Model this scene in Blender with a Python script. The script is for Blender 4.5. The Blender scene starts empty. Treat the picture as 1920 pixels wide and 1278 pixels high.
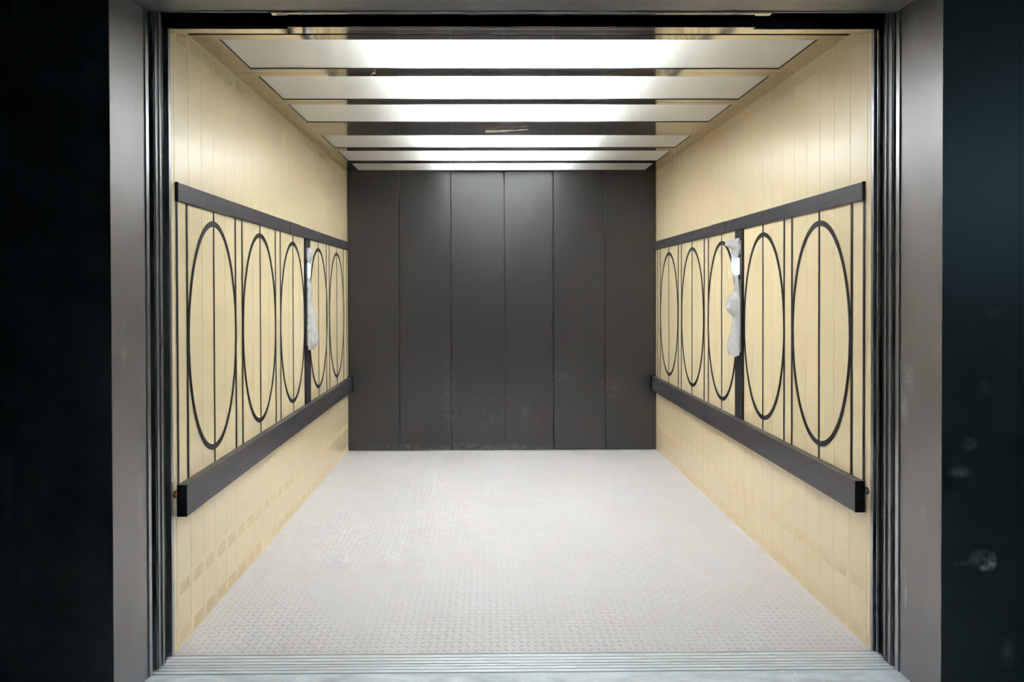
import bpy, bmesh, math, random
from mathutils import Vector, Matrix, noise
random.seed(7)
SC = bpy.context.scene
COL = SC.collection

# ------------------------------------------------------------------ camera
EYE = 1.327
XL, XR = -1.1413, 1.4134            # inner faces of the cabin side walls
YB, H = 5.6553, 2.314               # back wall, ceiling height
YF = 2.4935                         # front edge of the cabin floor
cam_d = bpy.data.cameras.new('camera')
cam = bpy.data.objects.new('camera', cam_d)
COL.objects.link(cam)
SC.camera = cam
yaw, pit, rol, pcx, pcy = 8.63114600e-03, 9.13631155e-03, -2.69021806e-03, 921.812, 555.978
fw = Vector((math.sin(yaw) * math.cos(pit), math.cos(yaw) * math.cos(pit), -math.sin(pit)))
r0 = Vector((math.cos(yaw), -math.sin(yaw), 0))
u0 = r0.cross(fw)
rr = math.cos(rol) * r0 + math.sin(rol) * u0
uu = -math.sin(rol) * r0 + math.cos(rol) * u0
m3 = Matrix((rr, uu, -fw)).transposed()
cam.matrix_world = Matrix.Translation((0, 0, EYE)) @ m3.to_4x4()
cam_d.sensor_width = 36
cam_d.lens = 24
cam_d.shift_x = (960 - pcx) / 1920
cam_d.shift_y = -(639 - pcy) / 1920
cam_d.clip_start = 0.05

# ------------------------------------------------------------------ world, lights, exposure
w = bpy.data.worlds.new('world')
SC.world = w
w.use_nodes = True
w.node_tree.nodes['Background'].inputs[0].default_value = (0.35, 0.75, 1.0, 1)
w.node_tree.nodes['Background'].inputs[1].default_value = 0.0035
TUBE = 62.0
TUBE_COL = (0.88, 0.935, 1.0, 1)
ld = bpy.data.lights.new('landing_fill', 'AREA')  # added fill with no known source, lifts the right portal face
ld.energy = 4.4
ld.color = (0.45, 0.85, 1.0)
ld.size = 0.5
lo = bpy.data.objects.new('landing_fill', ld)
COL.objects.link(lo)
lo.location = (2.9, 0.3, 1.9)
lo.rotation_euler = (Vector((1.9, 2.1, 1.1)) - Vector(lo.location)).to_track_quat('-Z', 'Y').to_euler()
SC.view_settings.view_transform = 'Standard'
SC.view_settings.look = 'None'
SC.view_settings.gamma = 1
SC.view_settings.use_curve_mapping = False
SC.view_settings.exposure = 0.42
SC.cycles.use_denoising = True
SC.cycles.sample_clamp_indirect = 0.0
SC.cycles.max_bounces = 14
SC.cycles.diffuse_bounces = 8
SC.cycles.glossy_bounces = 6


# ------------------------------------------------------------------ materials
def srgb(r, g, b):
    f = lambda c: (c / 255 / 12.92) if c / 255 <= 0.04045 else ((c / 255 + 0.055) / 1.055) ** 2.4
    return (f(r), f(g), f(b), 1)


class Mat:
    def __init__(s, name, col, rough=0.5, metal=0.0, coat=0.0, spec=0.5):
        s.m = bpy.data.materials.new(name)
        s.m.use_nodes = True
        s.t = s.m.node_tree
        s.n = s.t.nodes
        s.b = s.n['Principled BSDF']
        s.b.inputs['Base Color'].default_value = col
        s.b.inputs['Roughness'].default_value = rough
        s.b.inputs['Metallic'].default_value = metal
        s.b.inputs['Coat Weight'].default_value = coat
        s.b.inputs['Coat Roughness'].default_value = 0.12
        s.b.inputs['Specular IOR Level'].default_value = spec
        s.col = col
        s.tc = s.n.new('ShaderNodeTexCoord')
        s.cur = None

    def lk(s, a, b):
        s.t.links.new(a, b)

    def noise(s, scale=5, detail=4, stretch=(1, 1, 1), rough=0.6, dist=0.0):
        mp = s.n.new('ShaderNodeMapping')
        mp.inputs['Scale'].default_value = stretch
        s.lk(s.tc.outputs['Object'], mp.inputs[0])
        n = s.n.new('ShaderNodeTexNoise')
        n.inputs['Scale'].default_value = scale
        n.inputs['Detail'].default_value = detail
        n.inputs['Roughness'].default_value = rough
        n.inputs['Distortion'].default_value = dist
        s.lk(mp.outputs[0], n.inputs['Vector'])
        return n.outputs['Fac']

    def ramp(s, fac, lo, hi, a=0.0, b=1.0):
        r = s.n.new('ShaderNodeMapRange')
        r.inputs[1].default_value = lo
        r.inputs[2].default_value = hi
        r.inputs[3].default_value = a
        r.inputs[4].default_value = b
        s.lk(fac, r.inputs[0])
        return r.outputs[0]

    def math(s, op, a, b):
        m = s.n.new('ShaderNodeMath')
        m.operation = op
        for k, v in ((0, a), (1, b)):
            if isinstance(v, (int, float)):
                m.inputs[k].default_value = v
            else:
                s.lk(v, m.inputs[k])
        return m.outputs[0]

    def tint(s, fac, col):
        """mix the current colour towards col by fac"""
        mx = s.n.new('ShaderNodeMix')
        mx.data_type = 'RGBA'
        if s.cur is None:
            mx.inputs[6].default_value = s.col
        else:
            s.lk(s.cur, mx.inputs[6])
        mx.inputs[7].default_value = col
        s.lk(fac, mx.inputs[0])
        s.cur = mx.outputs[2]
        s.lk(s.cur, s.b.inputs['Base Color'])
        return s

    def rough(s, fac, lo, hi):
        s.lk(s.ramp(fac, 0.3, 0.7, lo, hi), s.b.inputs['Roughness'])
        return s

    def bump(s, fac, strength=0.1, dist=0.002):
        b = s.n.new('ShaderNodeBump')
        b.inputs['Strength'].default_value = strength
        b.inputs['Distance'].default_value = dist
        s.lk(fac, b.inputs['Height'])
        s.lk(b.outputs[0], s.b.inputs['Normal'])
        return s

    def smears(s, spots, col, breakup=38, lo=0.42, hi=0.72):
        """dusty hand and plaster smears: (centre, radii, ring) in object space"""
        tot = None
        nz = s.ramp(s.noise(breakup, 9, dist=0.3, rough=0.7), lo, hi)
        for c, rad, ring, amt in spots:
            sub = s.n.new('ShaderNodeVectorMath')
            sub.operation = 'SUBTRACT'
            s.lk(s.tc.outputs['Object'], sub.inputs[0])
            sub.inputs[1].default_value = c
            dv = s.n.new('ShaderNodeVectorMath')
            dv.operation = 'DIVIDE'
            s.lk(sub.outputs[0], dv.inputs[0])
            dv.inputs[1].default_value = rad
            ln = s.n.new('ShaderNodeVectorMath')
            ln.operation = 'LENGTH'
            s.lk(dv.outputs[0], ln.inputs[0])
            d = ln.outputs['Value']
            if ring:
                d = s.math('ABSOLUTE', s.math('SUBTRACT', d, 0.8), 0)
                f = s.ramp(d, 0.0, 0.25, 1, 0)
            else:
                f = s.ramp(d, 0.2, 1.0, 1, 0)
            f = s.math('MULTIPLY', f, s.math('MULTIPLY', nz, amt))
            tot = f if tot is None else s.math('MAXIMUM', tot, f)
        s.tint(tot, col)
        return s


M_WALL = Mat('cream_lacquered_steel', (0.87, 0.725, 0.465, 1), 0.36, 0.0, 0.8, 0.5)
M_WALL.b.inputs['Coat Roughness'].default_value = 0.24
M_WALL.tint(M_WALL.ramp(M_WALL.noise(1.7, 3), 0.35, 0.7), (0.85, 0.70, 0.44, 1))
M_BACK = Mat('black_satin_steel', (0.032, 0.030, 0.032, 1), 0.31, 0.0, 0.0, 0.8)
M_BACK.smears([((-0.30, YB, 0.42), (0.09, 9, 0.36), False, 0.30), ((0.33, YB, 0.33), (0.05, 9, 0.07), False, 0.55),
               ((1.04, YB, 0.52), (0.13, 9, 0.16), False, 0.28), ((0.10, YB, 0.30), (0.50, 9, 0.32), False, 0.14),
               ((-0.2, YB, 0.02), (1.3, 9, 0.05), False, 0.5), ((0.62, YB, 0.61), (0.09, 9, 0.06), False, 0.35)],
              srgb(150, 145, 140), 30)
M_RAIL = Mat('black_brown_lacquer', (0.062, 0.056, 0.062, 1), 0.36, 0.10, 0.0, 0.5)
M_RAIL.rough(M_RAIL.noise(9, 5, (1, .4, 3)), 0.30, 0.42)
M_RAIL.tint(M_RAIL.ramp(M_RAIL.noise(14, 6, (1, 0.6, 3)), 0.62, 0.80, 0, 0.25), srgb(170, 165, 160))
M_LINE = Mat('matt_black_inlay', (0.017, 0.015, 0.017, 1), 0.45)
M_CEIL = Mat('polished_steel', (0.74, 0.68, 0.61, 1), 0.07, 1.0)
M_CEIL.rough(M_CEIL.noise(4, 4), 0.05, 0.10)
M_FLOOR = Mat('pale_grey_floor_paint', (0.635, 0.62, 0.645, 1), 0.48)
M_FLOOR.tint(M_FLOOR.ramp(M_FLOOR.noise(1.3, 6, (0.7, 2.2, 1)), 0.45, 0.78, 0, 0.5), (0.59, 0.545, 0.52, 1))
M_FLOOR.tint(M_FLOOR.ramp(M_FLOOR.noise(3.1, 6, (0.6, 3.0, 1), dist=0.8), 0.60, 0.80, 0, 0.45), (0.54, 0.49, 0.465, 1))
M_SILL = Mat('scuffed_aluminium', (0.74, 0.79, 0.84, 1), 0.42, 0.15)
M_SILL.tint(M_SILL.ramp(M_SILL.noise(22, 6, (0.4, 3, 1)), 0.52, 0.75, 0, 0.8), (0.60, 0.61, 0.61, 1))
M_SILL.rough(M_SILL.noise(18, 5, (.4, 3, 1)), 0.32, 0.55)
M_JAMB = Mat('dark_satin_steel_portal', (0.28, 0.268, 0.275, 1), 0.40, 0.75)
M_JAMB.rough(M_JAMB.noise(5, 5, (1, 1, .35)), 0.34, 0.46)
M_JAMB.tint(M_JAMB.ramp(M_JAMB.noise(16, 6, (1, 1, .35)), 0.60, 0.85, 0, 0.35), (0.42, 0.41, 0.40, 1))
M_JAMB.smears([((1.433, 2.30, 1.02), (.3, 0.035, 0.10), False, 0.8), ((1.433, 2.32, 0.92), (.3, 0.03, 0.09), False, 0.8),
               ((1.433, 2.22, 0.60), (.3, 0.018, 0.035), False, 0.8), ((1.433, 2.31, 0.30), (.3, 0.010, 0.09), False, 1.6),
               ((1.433, 2.27, 2.20), (.3, 0.06, 0.10), False, 0.5), ((-1.164, 2.20, 1.15), (.3, 0.03, 0.10), False, 0.5),
               ((-1.164, 2.30, 0.62), (.3, 0.02, 0.12), False, 0.6), ((-1.164, 2.34, 0.95), (.3, 0.02, 0.5), False, 0.4)],
              (0.55, 0.57, 0.58, 1), 26)
M_FACE = Mat('unlit_dark_portal_face', (0.045, 0.05, 0.053, 1), 0.45, 0.0)
M_FACE.smears([((1.560, 2.13, 0.475), (0.050, 9, 0.040), False, 0.5), ((1.592, 2.13, 0.470), (0.018, 9, 0.034), False, 1.6), ((1.570, 2.13, 0.450), (0.026, 9, 0.014), False, 1.6),
               ((1.515, 2.13, 0.462), (0.07, 9, 0.010), False, 0.25), ((1.52, 2.13, 0.84), (0.035, 9, 0.028), False, 0.25),
               ((1.49, 2.13, 0.75), (0.045, 9, 0.022), False, 0.35), ((1.60, 2.13, 1.25), (0.03, 9, 0.02), False, 0.12),
               ((1.64, 2.13, 0.18), (0.03, 9, 0.06), False, 0.15), ((1.57, 2.13, 1.02), (0.025, 9, 0.03), False, 0.15)],
              (0.85, 0.87, 0.87, 1), 30, 0.36, 0.62)
M_DOOR = Mat('glossy_dark_door_steel', (0.24, 0.24, 0.25, 1), 0.30, 0.6)
M_DOOR.rough(M_DOOR.noise(30, 4, (1, 1, .1)), 0.26, 0.34)
M_DOOR.tint(M_DOOR.ramp(M_DOOR.noise(45, 6, (1, 1, .2)), 0.64, 0.85, 0, 0.35), (0.55, 0.56, 0.57, 1))
M_BRIGHT = Mat('bright_steel_edge', (0.42, 0.42, 0.45, 1), 0.28, 0.9)
M_BLACK = Mat('black_rubber', (0.006, 0.007, 0.009, 1), 0.5)
M_HEAD = Mat('black_header_paint', (0.005, 0.007, 0.010, 1), 0.35)
M_LAND = Mat('dusty_landing_floor', (0.70, 0.78, 0.85, 1), 0.45)
M_LAND.tint(M_LAND.ramp(M_LAND.noise(7, 7, (0.6, 1.8, 1), dist=1.5), 0.42, 0.66), (0.48, 0.55, 0.61, 1))
M_LAND.tint(M_LAND.ramp(M_LAND.noise(19, 7, dist=1), 0.60, 0.72), (0.86, 0.88, 0.88, 1))
M_WHITE = Mat('white_enamel', (0.85, 0.86, 0.87, 1), 0.5)
M_TRAY = Mat('grey_lamp_tray', (0.62, 0.62, 0.60, 1), 0.5)
M_PLATE = Mat('brushed_steel_plate', (0.45, 0.45, 0.46, 1), 0.30, 0.9)
M_RED = Mat('red_plastic', (0.75, 0.06, 0.03, 1), 0.35)
M_OUT = Mat('galvanised_outer_skin', (0.25, 0.25, 0.25, 1), 0.6)


def emit(name, col, st):
    m = bpy.data.materials.new(name)
    m.use_nodes = True
    n = m.node_tree.nodes
    n.remove(n['Principled BSDF'])
    e = n.new('ShaderNodeEmission')
    e.inputs[0].default_value = col
    e.inputs[1].default_value = st
    m.node_tree.links.new(e.outputs[0], n['Material Output'].inputs[0])
    return m


M_TUBE = emit('fluorescent_tube', TUBE_COL, TUBE)
M_SCREEN = emit('blue_white_display', (0.55, 0.80, 1.0, 1), 2.6)


def translucent(name, tcol, dcol, mixd, gloss_rough, gloss_blend, transp=0.0):
    m = bpy.data.materials.new(name)
    m.use_nodes = True
    t = m.node_tree
    n = t.nodes
    n.remove(n['Principled BSDF'])
    tr = n.new('ShaderNodeBsdfTranslucent')
    tr.inputs[0].default_value = tcol
    df = n.new('ShaderNodeBsdfDiffuse')
    df.inputs[0].default_value = dcol
    mx = n.new('ShaderNodeMixShader')
    mx.inputs[0].default_value = mixd
    t.links.new(tr.outputs[0], mx.inputs[1])
    t.links.new(df.outputs[0], mx.inputs[2])
    last = mx.outputs[0]
    if transp:
        tp = n.new('ShaderNodeBsdfTransparent')
        m2 = n.new('ShaderNodeMixShader')
        m2.inputs[0].default_value = transp
        t.links.new(last, m2.inputs[1])
        t.links.new(tp.outputs[0], m2.inputs[2])
        last = m2.outputs[0]
    gl = n.new('ShaderNodeBsdfGlossy')
    gl.inputs['Roughness'].default_value = gloss_rough
    fr = n.new('ShaderNodeFresnel')
    fr.inputs[0].default_value = gloss_blend
    m3_ = n.new('ShaderNodeMixShader')
    t.links.new(fr.outputs[0], m3_.inputs[0])
    t.links.new(last, m3_.inputs[1])
    t.links.new(gl.outputs[0], m3_.inputs[2])
    t.links.new(m3_.outputs[0], n['Material Output'].inputs[0])
    return m


M_DIFF = translucent('opal_acrylic', (0.95, 0.95, 0.93, 1), (0.95, 0.92, 0.82, 1), 0.55, 0.06, 1.50)
M_SCRAP = Mat('milky_film', (0.80, 0.79, 0.78, 1), 0.3)
M_FILM = translucent('cloudy_plastic_film', (0.90, 0.91, 0.96, 1), (0.92, 0.92, 0.96, 1), 0.60, 0.18, 1.40, 0.26)


def mm(m):
    return m.m if isinstance(m, Mat) else m


# ------------------------------------------------------------------ builders
def link(name, me, mat, parent=None):
    o = bpy.data.objects.new(name, me)
    COL.objects.link(o)
    if mat is not None and not me.materials:
        me.materials.append(mm(mat))
    o.parent = parent
    return o


def boxes(name, lst, mat, parent=None, bev=0.0, org=None):
    """one mesh made of axis boxes ((x0,x1),(y0,y1),(z0,z1)), chamfered"""
    bm = bmesh.new()
    for (x0, x1), (y0, y1), (z0, z1) in lst:
        vs = [bm.verts.new((x, y, z)) for x in (x0, x1) for y in (y0, y1) for z in (z0, z1)]
        for f in ((0, 1, 3, 2), (4, 6, 7, 5), (0, 4, 5, 1), (2, 3, 7, 6), (0, 2, 6, 4), (1, 5, 7, 3)):
            bm.faces.new([vs[i] for i in f])
    bmesh.ops.recalc_face_normals(bm, faces=bm.faces)
    if bev:
        bmesh.ops.bevel(bm, geom=bm.edges[:], offset=bev, segments=2, profile=0.6, affect='EDGES', clamp_overlap=True)
    me = bpy.data.meshes.new(name)
    bm.to_mesh(me)
    bm.free()
    return link(name, me, mat, parent)


def pymesh(name, v, f, mat, parent=None, smooth=False):
    me = bpy.data.meshes.new(name)
    me.from_pydata(v, [], f)
    me.update()
    if smooth:
        for p in me.polygons:
            p.use_smooth = True
    return link(name, me, mat, parent)


def prism(name, prof, axis, a, b, mat, parent=None, bev=0.0):
    """extrude a 2D profile along axis 'x','y' or 'z'"""
    bm = bmesh.new()
    def P(p, t):
        return {'x': (t, p[0], p[1]), 'y': (p[0], t, p[1]), 'z': (p[0], p[1], t)}[axis]
    A = [bm.verts.new(P(p, a)) for p in prof]
    B = [bm.verts.new(P(p, b)) for p in prof]
    n = len(prof)
    for i in range(n):
        bm.faces.new((A[i], A[(i + 1) % n], B[(i + 1) % n], B[i]))
    bm.faces.new(A)
    bm.faces.new(B[::-1])
    bmesh.ops.recalc_face_normals(bm, faces=bm.faces)
    if bev:
        bmesh.ops.bevel(bm, geom=bm.edges[:], offset=bev, segments=1, affect='EDGES', clamp_overlap=True)
    me = bpy.data.meshes.new(name)
    bm.to_mesh(me)
    bm.free()
    return link(name, me, mat, parent)


def tag(o, label=None, cat=None, group=None, kind=None):
    if label: o['label'] = label
    if cat: o['category'] = cat
    if group: o['group'] = group
    if kind: o['kind'] = kind
    return o


def empty(name, loc=(0, 0, 0)):
    o = bpy.data.objects.new(name, None)
    o.empty_display_size = 0.1
    COL.objects.link(o)
    o.location = loc
    return o


def keep(root):
    """children were modelled in world space: cancel the root's offset"""
    for c in [o for o in bpy.data.objects if o.parent == root]:
        c.location = Vector(c.location) - root.location


def cyl(name, c, r, l, axis, mat, parent=None, n=16, r2=None):
    bm = bmesh.new()
    bmesh.ops.create_cone(bm, cap_ends=True, segments=n, radius1=r, radius2=r if r2 is None else r2, depth=l)
    rot = {'x': Matrix.Rotation(math.pi / 2, 4, 'Y'), 'y': Matrix.Rotation(math.pi / 2, 4, 'X'), 'z': Matrix()}[axis]
    bmesh.ops.transform(bm, matrix=Matrix.Translation(c) @ rot, verts=bm.verts)
    me = bpy.data.meshes.new(name)
    bm.to_mesh(me)
    bm.free()
    return link(name, me, mat, parent)


# ------------------------------------------------------------------ cabin side walls
PITCH = 0.120
PY0 = 2.518
NPL = 26


def plank_mesh(sgn, wd, first=False):
    """one pressed steel wall board with three bands of ventilation slots; sgn=+1 left wall, -1 right"""
    e, g = 0.0014, 0.0011
    us = [0.0, e]
    ns = 9
    c0 = wd / 2 - 0.040 if not first else 0.02
    slots = []
    for k in range(ns):
        a = c0 + 0.0033 + k * 0.00925
        slots.append((len(us), a))
        us += [a, a + 0.0042]
    us += [wd - e, wd]
    zb = [(0.012, 0.059), (0.194, 0.241), (2.250, 2.298)]
    zs = [0.0]
    zslot = []
    for a, b in zb:
        zslot.append(len(zs))
        zs += [a, b]
    zs.append(H)
    V, F = [], []
    nu, nz = len(us), len(zs)
    def nrm(i):
        return -g if i in (0, nu - 1) else 0.0
    for j in range(nz):
        for i in range(nu):
            V.append((sgn * nrm(i), us[i], zs[j]))
    sl_i = {s[0] for s in slots}
    for j in range(nz - 1):
        for i in range(nu - 1):
            q = (j * nu + i, j * nu + i + 1, (j + 1) * nu + i + 1, (j + 1) * nu + i)
            if j in zslot and i in sl_i:
                b = len(V)
                for k in q:
                    x, y, z = V[k]
                    V.append((x - sgn * 0.0008, y, z))
                F.append((b, b + 1, b + 2, b + 3))
                for k in range(4):
                    F.append((q[k], q[(k + 1) % 4], b + (k + 1) % 4, b + k))
            else:
                F.append(q)
    # back sheet
    b = len(V)
    V += [(-sgn * 0.02, 0, 0), (-sgn * 0.02, wd, 0), (-sgn * 0.02, wd, H), (-sgn * 0.02, 0, H)]
    F.append((b, b + 3, b + 2, b + 1))
    F.append((0, (nz - 1) * nu, b + 3, b))
    F.append((nu - 1, b + 1, b + 2, nz * nu - 1))
    if sgn < 0:
        F = [f[::-1] for f in F]
    me = bpy.data.meshes.new('wall_board')
    me.from_pydata(V, [], F)
    me.update()
    me.materials.append(M_WALL.m)
    return me


def side_wall(name, sgn, x):
    root = boxes(name, [((x - sgn * 0.05, x - sgn * 0.021), (YF, YB + 0.03), (0, H + 0.02))], M_OUT)
    tag(root, kind='structure')
    me = plank_mesh(sgn, PITCH - 0.0002)
    for k in range(NPL):
        o = link('wall_board', me, None, root)
        o.location = (x, PY0 + k * PITCH, 0)
        o.rotation_euler = (0, 0, 0)
    # narrow closing strips at both ends of the run
    boxes('end_strip', [((x - sgn * 0.02, x), (YF, PY0 - 0.001), (0, H))], M_WALL, root, 0.001)
    boxes('end_strip', [((x - sgn * 0.02, x), (PY0 + NPL * PITCH, YB), (0, H))], M_WALL, root, 0.001)
    return root


side_wall('wall_left', 1, XL)
side_wall('wall_right', -1, XR)

# ------------------------------------------------------------------ back wall: six black boards
wb = boxes('wall_back', [((XL - 0.02, XR + 0.02), (YB + 0.02, YB + 0.05), (0, H + 0.02))], M_OUT)
tag(wb, kind='structure')
seams = [XL, -0.715, -0.287, 0.155, 0.562, 0.992, XR]
for k in range(6):
    a, b = seams[k] + 0.002, seams[k + 1] - 0.002
    tl = [0.0, 0.0008, 0.0, 0.0022, -0.0006, 0.001][k]
    o = prism('wall_board', [(a, YB + 0.016), (a, YB + 0.003), (a + 0.003, YB), (b - 0.003, YB + tl), (b, YB + 0.003 + tl), (b, YB + 0.016)],
              'z', 0.004, H, M_BACK, wb)
# worn bright edges of the boards
for k in range(1, 6):
    boxes('seam_edge', [((seams[k] - 0.0012, seams[k] + 0.0004), (YB + 0.0015, YB + 0.014), (0.01, H - 0.005))], M_BACK, wb)

# ------------------------------------------------------------------ cabin floor: tread plate
fl = boxes('floor', [((XL, XR), (YF - 0.008, YB + 0.02), (-0.02, 0))], M_FLOOR)
tag(fl, kind='structure')
V, F = [], []
P = 0.0285
nx = int((XR - XL) / P)
ny = int((YB - YF) / P)
for i in range(nx):
    for j in range(ny):
        cx = XL + (i + 0.6) * P
        cy = YF + (j + 0.5) * P
        a = math.radians(38 if (i + j) % 2 else -38)
        ca, sa = math.cos(a), math.sin(a)
        b = len(V)
        for (u, v, z) in ((-0.0125, 0, 0), (-0.005, -0.0036, 0), (0.005, -0.0036, 0), (0.0125, 0, 0), (0.005, 0.0036, 0),
                          (-0.005, 0.0036, 0), (-0.0055, 0, 0.0019), (0.0055, 0, 0.0019)):
            V.append((cx + u * ca - v * sa, cy + u * sa + v * ca, z))
        F += [(b, b + 1, b + 6), (b + 1, b + 2, b + 7, b + 6), (b + 2, b + 3, b + 7), (b + 3, b + 4, b + 7), (b + 4, b + 5, b + 6, b + 7), (b + 5, b, b + 6)]
tr = pymesh('raised_tread', V, F, M_FLOOR, fl)
tag(tr, kind='stuff')

# ------------------------------------------------------------------ ceiling modules and lights
ce = boxes('ceiling', [((XL - 0.03, XR + 0.03), (YF, YB + 0.03), (H + 0.165, H + 0.18))], M_OUT)
tag(ce, kind='structure')
LX0, LX1 = -1.042, 1.314
mods = [(2.648, 3.111, 2.698, 3.052), (3.111, 3.590, 3.157, 3.541), (3.590, 4.062, 3.636, 4.016), (4.062, 4.304, None, None),
        (4.304, 4.786, 4.355, 4.735), (4.786, 5.262, 4.834, 5.222), (5.262, YB, 5.310, 5.630)]
tubes = [(2.800, 2.966), (3.255, 3.445), (3.732, 3.925), (4.462, 4.640), (4.938, 5.115), (5.420,)]  # nearer tube of the front panel is added to brighten the doorway end
where = ['front ceiling light beside the doorway, long frosted panel', 'frosted ceiling light panel second from the doorway',
         'frosted ceiling light panel just before the wide steel strip', 'frosted ceiling light panel just behind the wide steel strip',
         'frosted ceiling light panel second from the black back wall', 'narrow frosted ceiling light panel against the black back wall']
li = 0
T = 0.012
for (a, b, c, d) in mods:
    a += 0.0012
    b -= 0.0012
    if c is None:
        boxes('ceiling_panel', [((XL + 0.001, XR - 0.001), (a, b), (H, H + T))], M_CEIL, ce, 0.0012)
        continue
    # frame around the light opening as a single sheet with a hole
    V = [(XL + .001, a), (XR - .001, a), (XR - .001, b), (XL + .001, b), (LX0, c), (LX1, c), (LX1, d), (LX0, d)]
    vv = [(x, y, H) for x, y in V] + [(x, y, H + T) for x, y in V]
    ff = []
    for k in range(4):
        n = (k + 1) % 4
        ff.append((k, k + 4, n + 4, n))
        ff.append((k + 8, n + 8, n + 12, k + 12))
        ff.append((k, n, n + 8, k + 8))
        ff.append((k + 4, k + 12, n + 12, n + 4))
    pymesh('ceiling_panel', vv, ff, M_CEIL, ce)
    L = empty('ceiling_light', ((LX0 + LX1) / 2, (c + d) / 2, H + 0.006))
    tag(L, where[li], 'ceiling light', 'ceiling light panels')
    # housing: open white tray
    hz = H + 0.085
    V = [(LX0 - .004, c - .004, H + T + .001), (LX1 + .004, c - .004, H + T + .001), (LX1 + .004, d + .004, H + T + .001), (LX0 - .004, d + .004, H + T + .001)]
    V += [(x, y, hz) for x, y, z in V]
    pymesh('housing', V, [(4, 5, 6, 7), (0, 1, 5, 4), (1, 2, 6, 5), (2, 3, 7, 6), (3, 0, 4, 7)], M_TRAY, L)
    g = 0.0015
    V = [(LX0 + g, c + g, H + .005), (LX1 - g, c + g, H + .005), (LX1 - g, d - g, H + .005), (LX0 + g, d - g, H + .005)]
    V += [(x, y, H + T) for x, y, z in V]
    pymesh('diffuser', V, [(3, 2, 1, 0), (0, 1, 5, 4), (1, 2, 6, 5), (2, 3, 7, 6), (3, 0, 4, 7)], M_DIFF, L)
    fr = 0.0012
    boxes('light_trim', [((LX0 - .001, LX1 + .001), (d - fr, d + .001), (H - .001, H + .004)),
                         ((LX0 - .001, LX0 + fr), (c, d), (H - .001, H + .004)), ((LX1 - fr, LX1 + .001), (c, d), (H - .001, H + .004))], M_BLACK, L)
    xm = (LX0 + LX1) / 2
    for ty in tubes[li]:
        t = cyl('tube', (xm, ty, H + 0.034), 0.013, 1.02, 'x', M_TUBE, L, 12)
        for s in (-1, 1):
            boxes('lamp_holder', [((xm + s * 0.525 - 0.014, xm + s * 0.525 + 0.014), (ty - .016, ty + .016), (H + .020, hz))], M_WHITE, t, 0.002)
    keep(L)
    li += 1
# dark shadow-gap strip where the ceiling meets the doorway
boxes('shadow_gap', [((XL + 0.001, XR - 0.001), (2.628, 2.647), (H + 0.004, H + 0.02))], M_BLACK, ce)
boxes('ceiling_panel', [((XL + 0.001, XR - 0.001), (YF + .002, 2.627), (H, H + T))], M_CEIL, ce, 0.0012)

# ------------------------------------------------------------------ oval ornaments
OZ, OA, OB = 1.142, 0.477, 0.2555
ZL0, ZL1 = 0.600, 1.665


def oval(x, sgn, yc, strips, label, group):
    root = empty('oval_ornament', (x, yc, 0.61))
    tag(root, label, 'ornament', group)
    n = 72
    V, F = [], []
    h = 0.0032
    for k in range(n):
        t = 2 * math.pi * k / n
        c, s = math.cos(t), math.sin(t)
        wt = 0.0225
        for (da, dx) in ((0, .0012), (0, h), (wt, h), (wt, .0012)):
            V.append((x + sgn * dx, yc + (OB - da * 0.68) * c, OZ + (OA - da) * s))
    for k in range(n):
        m = (k + 1) % n
        for q in range(4):
            r = (q + 1) % 4
            f = (k * 4 + q, k * 4 + r, m * 4 + r, m * 4 + q)
            F.append(f if sgn < 0 else f[::-1])
    o = pymesh('oval_ring', V, F, M_LINE, root)
    boxes('centre_strip', [((min(x + sgn * .0012, x + sgn * .0026), max(x + sgn * .0012, x + sgn * .0026)), (yc - .005, yc + .005), (ZL0, ZL1))], M_LINE, root)
    for sy in strips:
        boxes('side_strip', [((min(x + sgn * .0012, x + sgn * .0026), max(x + sgn * .0012, x + sgn * .0026)), (sy - .0065, sy + .0065), (ZL0, ZL1))], M_LINE, root)
    keep(root)
    return root


nth = ['nearest the doorway', 'second from the doorway', 'third from the doorway', 'fourth from the doorway', 'furthest back beside the black wall']
cl = [2.874, 3.462, 4.050, 4.664, 5.236]
sl = [(2.532, 2.617, 3.122), (3.206, 3.713), (3.801,), (4.894,), (4.983, 5.478, 5.600)]
for k in range(5):
    oval(XL, 1, cl[k], sl[k], 'tall black oval outline with strips on left cream wall, ' + nth[k], 'ovals on the left wall')
cr = [2.880, 3.466, 4.074, 4.660, 5.253]
sr = [(2.536, 2.622, 3.136), (3.218,), (4.318,), (4.400, 4.916), (4.996, 5.510, 5.590)]
for k in range(5):
    oval(XR, -1, cr[k], sr[k], 'tall black oval outline with strips on right cream wall, ' + nth[k], 'ovals on the right wall')

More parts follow.
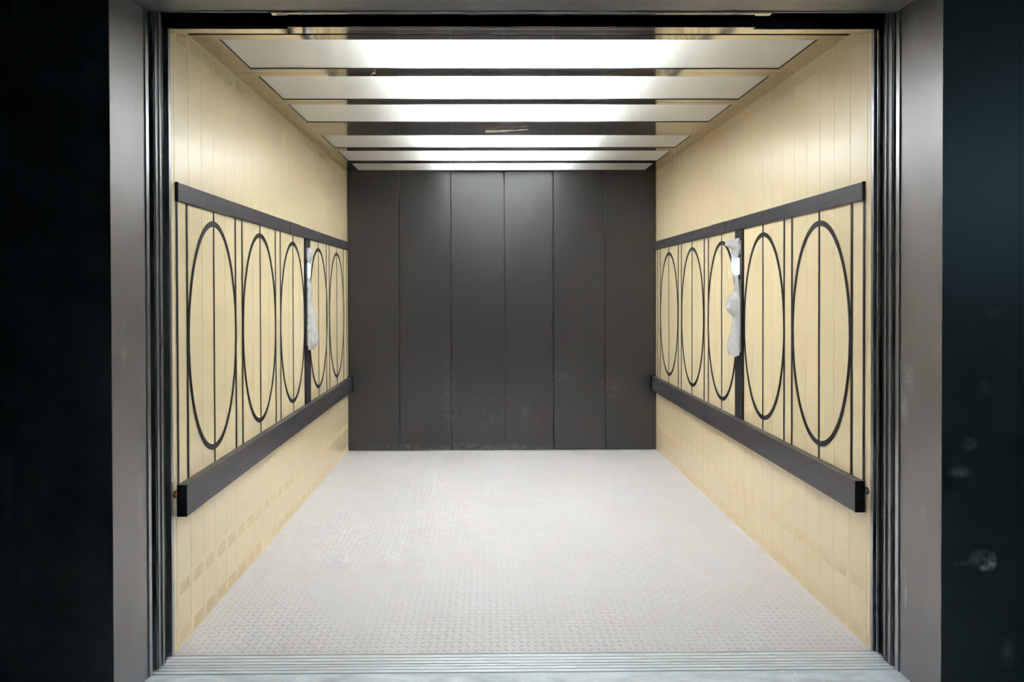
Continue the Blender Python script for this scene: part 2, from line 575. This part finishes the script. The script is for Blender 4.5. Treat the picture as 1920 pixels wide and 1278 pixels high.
# ------------------------------------------------------------------ rails
def rails(x, sgn, side, segs, far):
    y0 = 2.524 if sgn > 0 else 2.532
    r = empty('upper_rail', (x, y0, 1.658))
    tag(r, 'flat dark upper rail along the %s cream wall above the ovals' % side, 'rail')
    ys = [y0] + segs + [YB - 0.003]
    for k in range(len(ys) - 1):
        dx = 0.012 if k != 1 else 0.0135
        a, b = sorted((x, x + sgn * dx))
        boxes('rail_segment', [((a, b), (ys[k] + 0.0006, ys[k + 1] - 0.0006), (1.660 if k != 1 else 1.659, 1.727 if k != 1 else 1.728))], M_RAIL, r, 0.0012)
    a, b = sorted((x, x + sgn * 0.0125))
    boxes('end_cap', [((a, b), (y0 - 0.003, y0), (1.658, 1.729))], M_BLACK, r, 0.0008)
    keep(r)
    q = empty('bumper_rail', (x, y0, 0.495))
    tag(q, 'deep dark box bumper rail low along the %s cream wall' % side, 'rail')
    a, b = sorted((x, x + sgn * 0.037))
    boxes('rail_body', [((a, b), (y0, YB - 0.02), (0.496, 0.612))], M_RAIL, q, 0.0015)
    boxes('end_cap', [((a, b), (y0 - 0.003, y0), (0.495, 0.613))], M_BLACK, q, 0.0008)
    boxes('end_cap', [((a, b), (YB - 0.02, YB - 0.014), (0.493, 0.615))], M_BLACK, q, 0.001)
    b2, a2 = sorted((x, x + sgn * 0.050))
    boxes('end_plate', [((b2, a2), (YB - 0.012, YB - 0.002), (0.488, 0.620))], M_BLACK, q, 0.001)
    keep(q)


rails(XL, 1, 'left', [3.955, 4.190], 0)
rails(XR, -1, 'right', [3.995, 4.215], 0)


# ------------------------------------------------------------------ control columns
def column(x, sgn, y0, y1, side):
    r = empty('control_column', (x, (y0 + y1) / 2, 0.613))
    tag(r, 'narrow black control column with lit blue display on the %s wall' % side, 'control panel')
    def bx(n, d0, d1, ya, yb, za, zb, m, p=r, bev=0.0008):
        a, b = sorted((x + sgn * d0, x + sgn * d1))
        return boxes(n, [((a, b), (ya, yb), (za, zb))], m, p, bev)
    bx('column_body', 0, 0.010, y0, y1, 0.613, 1.659, M_LINE)
    fp = bx('face_plate', 0.0101, 0.0125, y0 + 0.012, y1 - 0.008, 0.985, 1.600, M_PLATE)
    # face plate's pieces
    bx('display_bezel', 0.0126, 0.0150, y0 + 0.020, y1 - 0.016, 1.385, 1.525, M_BLACK, r)
    bx('display', 0.0151, 0.0158, y0 + 0.026, y1 - 0.022, 1.412, 1.502, M_SCREEN, r, 0)
    for k in range(6):
        zc = 1.335 - k * 0.052
        for yy in (y0 + 0.038, y1 - 0.034):
            b = cyl('button', (x + sgn * 0.0145, yy, zc), 0.012, 0.004, 'x', M_WHITE if k % 2 else M_PLATE, fp, 14)
    bx('name_plate', 0.0126, 0.0134, y0 + 0.026, y1 - 0.022, 1.545, 1.580, M_WHITE, r)
    keep(r)
    return r


column(XL, 1, 4.299, 4.421, 'left')
column(XR, -1, 3.722, 3.834, 'right')


def film(x, sgn, y0, y1, prof, label, seed):
    """crumpled sheet hanging over the column; prof = (z, bulge into cabin, far shift, near shift)"""
    nv, nu = 120, 22
    V, F = [], []
    for j in range(nv + 1):
        t = j / nv
        z = prof[0][0] + (prof[-1][0] - prof[0][0]) * t
        for k in range(len(prof) - 1):
            if prof[k][0] >= z >= prof[k + 1][0]:
                f = (prof[k][0] - z) / (prof[k][0] - prof[k + 1][0])
                f = f * f * (3 - 2 * f)
                bl = prof[k][1] * (1 - f) + prof[k + 1][1] * f
                fa = prof[k][2] * (1 - f) + prof[k + 1][2] * f
                ne = prof[k][3] * (1 - f) + prof[k + 1][3] * f
                break
        for i in range(nu + 1):
            s = i / nu
            y = (y1 + fa) * (1 - s) + (y0 + ne) * s
            arch = math.sin(math.pi * min(1, s * 1.15) ** 0.75) if s * 1.15 < 1 else 0
            n1 = noise.noise(Vector((s * 3.2 + seed, z * 13, seed))) * 0.5 + noise.noise(Vector((s * 9 + seed, z * 30 + s * 5, 3))) * 0.22
            d = 0.0175 + bl * arch * (1 + 0.5 * n1) + 0.006 * abs(n1) + bl * 0.25 * abs(n1)
            zz = z + 0.02 * n1 * (1 if 0 < j < nv else 1.6)
            V.append((x + sgn * d, y + 0.008 * n1, zz))
    for j in range(nv):
        for i in range(nu):
            a = j * (nu + 1) + i
            f = (a, a + 1, a + nu + 2, a + nu + 1)
            F.append(f if sgn > 0 else f[::-1])
    o = pymesh('protective_film', V, F, M_FILM, None, True)
    o.location = (0, 0, 0)
    tag(o, label, 'plastic film')
    return o


film(XL, 1, 4.310, 4.405, [(1.598, 0.010, 0.0, 0), (1.560, 0.022, 0, 0), (1.50, 0.004, -0.02, 0), (1.40, 0.004, -0.02, 0), (1.33, 0.012, 0, 0), (1.24, 0.012, 0.005, 0),
                          (1.16, 0.030, 0.02, 0), (1.08, 0.040, 0.02, 0), (1.00, 0.050, 0.01, 0), (0.955, 0.030, -0.02, 0)],
     'crumpled white plastic film peeling off the left wall control column', 2.0)
film(XR, -1, 3.732, 3.818, [(1.612, 0.010, 0.02, 0.0), (1.575, 0.050, 0.02, 0.02), (1.545, 0.018, 0, 0.02), (1.47, 0.028, 0.0, 0.03), (1.39, 0.008, -0.01, 0.03), (1.32, 0.008, 0.0, 0.01),
                           (1.26, 0.040, 0.015, 0), (1.225, 0.052, 0.02, 0), (1.17, 0.020, 0, 0), (1.09, 0.024, 0.01, 0), (1.03, 0.048, 0.02, 0), (0.965, 0.040, 0.01, 0)],
     'torn white plastic film billowing off the right wall control column', 9.0)


# ------------------------------------------------------------------ small lock switches beside the bumper ends
def lock(x, sgn, y, z, mat, label):
    r = empty('key_switch', (x, y, z))
    tag(r, label, 'switch')
    cyl('rim', (x + sgn * 0.0015, y, z), 0.0135, 0.003, 'x', M_LINE, r, 18)
    cyl('core', (x + sgn * 0.0035, y, z), 0.008, 0.002, 'x', mat, r, 14)
    keep(r)


lock(XL, 1, 2.5055, 0.583, M_RED, 'tiny round red switch beside the front end of the left bumper rail')
lock(XR, -1, 2.5135, 0.581, M_PLATE, 'tiny round black switch beside the front end of the right bumper rail')

# ------------------------------------------------------------------ sills
SX0, SX1 = XL - 0.45, XR + 0.45


def sill(name, ys, label):
    r = empty(name, (0.13, ys[0], 0))
    tag(r, label, 'door sill')
    boxes('sill_base', [((SX0, SX1), (ys[0], ys[-1]), (-0.04, -0.012))], M_BLACK, r)
    for k in range(len(ys) - 1):
        boxes('sill_bar', [((SX0, SX1), (ys[k] + 0.0022, ys[k + 1] - 0.0022), (-0.0118, -0.0005))], M_SILL, r, 0.001)
    keep(r)


sill('cabin_sill', [2.4215, 2.441, 2.4615, 2.4845], 'grooved pale metal sill strip at the edge of the cabin floor')
sill('landing_sill', [2.364, 2.385, 2.4045, 2.4205], 'scuffed grooved metal sill strip next to the grey landing floor')

# ------------------------------------------------------------------ landing floor
lf = boxes('floor', [((-3.2, 3.4), (-2.5, 2.3625), (-0.05, -0.002))], M_LAND)
tag(lf, kind='structure')

# ------------------------------------------------------------------ portal: reveals, soffit, faces
YO, YI = 2.130, 2.366
PXL, PXR, SOF = -1.164, 1.433, 2.289
wf = boxes('wall_front', [((PXR + 0.001, 3.4), (YO + 0.004, YI), (0, 3.4)), ((-3.2, PXL - 0.001), (YO + 0.004, YI), (0, 3.4)),
                          ((PXL, PXR), (YO + 0.02, YI - 0.004), (SOF + 0.012, 3.4))], M_BLACK)
tag(wf, kind='structure')
# facing sheets of the front wall
for a, b in ((-3.19, -1.468), (-1.466, PXL)):
    boxes('facing_sheet', [((a, b), (YO - 0.001 if b == PXL else YO + 0.001, YO + 0.004), (0.001, 3.39))], M_FACE, wf, 0.0004)
for a, b in ((PXR, 1.6765), (1.6785, 3.39)):
    boxes('facing_sheet', [((a, b), (YO - 0.001 if a == PXR else YO + 0.001, YO + 0.004), (0.001, 3.39))], M_FACE, wf, 0.0004)
boxes('facing_sheet', [((PXL + .001, PXR - .001), (YO - 0.001, YO + 0.019), (SOF + .001, 3.39))], M_FACE, wf, 0.0004)
pf = empty('door_frame', (0.135, YI, 0))
tag(pf, kind='structure')
boxes('reveal', [((PXL - 0.0008, PXL + 0.001), (YO, YI), (0.001, SOF))], M_JAMB, pf)
boxes('reveal', [((PXR - 0.001, PXR + 0.0008), (YO, YI), (0.001, SOF))], M_JAMB, pf)
boxes('soffit', [((PXL + .002, PXR - .002), (YO, YI), (SOF, SOF + 0.010))], M_JAMB, pf, 0.001)
# returned lips at the inner edge of the reveals
boxes('lip', [((PXL + 0.001, PXL + 0.006), (YI - 0.020, YI), (0.001, SOF - 0.001))], M_BRIGHT, pf, 0.001)
boxes('lip', [((PXR - 0.006, PXR - 0.001), (YI - 0.020, YI), (0.001, SOF - 0.001))], M_BRIGHT, pf, 0.001)
boxes('lip', [((PXL + 0.007, PXR - 0.007), (YI - 0.005, YI), (SOF - 0.004, SOF - 0.0005))], M_BRIGHT, pf, 0.0008)
keep(pf)

# ------------------------------------------------------------------ open telescopic door leaves seen edge-on
ZT = SOF + 0.02


def leaf(n, x_edge, sgn, y0, y1, edge_mat, gasket=True):
    """sgn=-1: leaf slides to the left. x_edge = leading edge"""
    r = empty('door_%d' % n, (x_edge, (y0 + y1) / 2, 0))
    tag(r, kind='structure')
    a, b = sorted((x_edge, x_edge + sgn * 0.42))
    boxes('leaf', [((a, b), (y0, y1), (0.004, ZT))], M_DOOR, r, 0.003)
    e0, e1 = sorted((x_edge, x_edge - sgn * 0.004))
    boxes('edge_strip', [((e0, e1), (y0 + 0.003, y1 - 0.003), (0.006, ZT - 0.001))], edge_mat, r, 0.0018)
    if gasket:
        g0, g1 = sorted((x_edge - sgn * 0.0005, x_edge - sgn * 0.003))
        boxes('gasket', [((g0, g1), (y1 - 0.0025, y1 + 0.0015), (0.006, ZT - 0.001))], M_BLACK, r)
    keep(r)
    return r


leaf(1, -1.150, -1, 2.384, 2.4045, M_DOOR)
leaf(2, -1.148, -1, 2.4095, 2.430, M_DOOR)
leaf(3, -1.150, -1, 2.4370, 2.4440, M_BRIGHT, False)
leaf(4, 1.423, 1, 2.374, 2.396, M_DOOR)
leaf(5, 1.422, 1, 2.404, 2.4200, M_DOOR)
leaf(6, 1.424, 1, 2.4600, 2.4700, M_BRIGHT, False)
# cabin front posts
for n, (x, sg) in enumerate(((XL, -1), (XR, 1))):
    a, b = sorted((x, x + sg * 0.45))
    p = boxes('trim_%d' % (n + 1), [((a, b), (YF - 0.016, YF - 0.001), (0.001, H + 0.15))], M_BRIGHT, None, 0.001)
    tag(p, kind='structure')
    c, d = sorted((x + sg * 0.02, x + sg * 0.45))
    boxes('pocket_back', [((c, d), (2.446 if n == 0 else 2.424, 2.472 if n == 0 else 2.455), (0.0, ZT))], M_BLACK, p)
# outer pocket closures, added out of view to stop light leaks
for n, x in enumerate((XL - 0.46, XR + 0.46)):
    tag(boxes('trim_%d' % (n + 3), [((x - 0.01, x + 0.01), (YI, YF), (-0.04, 2.6))], M_BLACK), kind='structure')

# header of the cabin doorway: black front, polished underside
hd = boxes('trim_5', [((XL - 0.45, XR + 0.45), (2.449, YF - 0.017), (2.264, 2.62))], M_HEAD)
tag(hd, kind='structure')
boxes('underside_and_reflection', [((XL - 0.002, XR + 0.002), (2.449, YF - 0.001), (2.2605, 2.2638))], M_CEIL, hd, 0.001)
boxes('underside_and_reflection', [((-0.70, 0.962), (2.431, 2.4488), (2.2605, 2.2638))], M_CEIL, hd, 0.001)  # added mirror strip, shaped to stand in for a reflected line on the header
boxes('reflection_strip', [((-0.738, 0.995), (YI + 0.0005, 2.388), (2.2835, 2.2865))], M_CEIL, hd, 0.0008)  # added strip in place of a bright reflection beyond the soffit edge
boxes('door_track', [((XL - 0.3, XR + 0.3), (2.40, 2.443), (2.335, 2.40))], M_HEAD, hd, 0.002)
boxes('header_top', [((XL - 0.45, XR + 0.45), (YI, YF), (2.60, 2.62))], M_BLACK, hd)

# ------------------------------------------------------------------ torn scraps of film on the ceiling strips
def scrap(pts, wdt, label, seed):
    V, F = [], []
    n = len(pts)
    for k, (x, y, z, f) in enumerate(pts):
        for s in (-1, 0, 1):
            V.append((x, y + s * wdt * f, z - (0.004 if s == 0 else 0) + 0.003 * noise.noise(Vector((x * 20, s, seed)))))
    for k in range(n - 1):
        for s in (0, 1):
            a = k * 3 + s
            F.append((a, a + 1, a + 4, a + 3))
    o = pymesh('film_scrap', V, F, M_SCRAP, None, True)
    tag(o, label, 'plastic film')


scrap([(0.00 + 0.022 * k, 4.215 - 0.0012 * k * k * 0.35, H - 0.008, 1 - (k / 12) ** 2 * 0.9) for k in range(13)], 0.030,
      'torn white film scrap stuck to the wide steel ceiling strip', 1)
hook = [(-0.505 + 0.012 * math.sin(t * 0.5), 3.085 + 0.018 * math.cos(t * 0.6), H - 0.003 - 0.0016 * t, 1) for t in range(9)]
scrap(hook, 0.003, 'tiny curled thread of film on the first ceiling strip', 4)
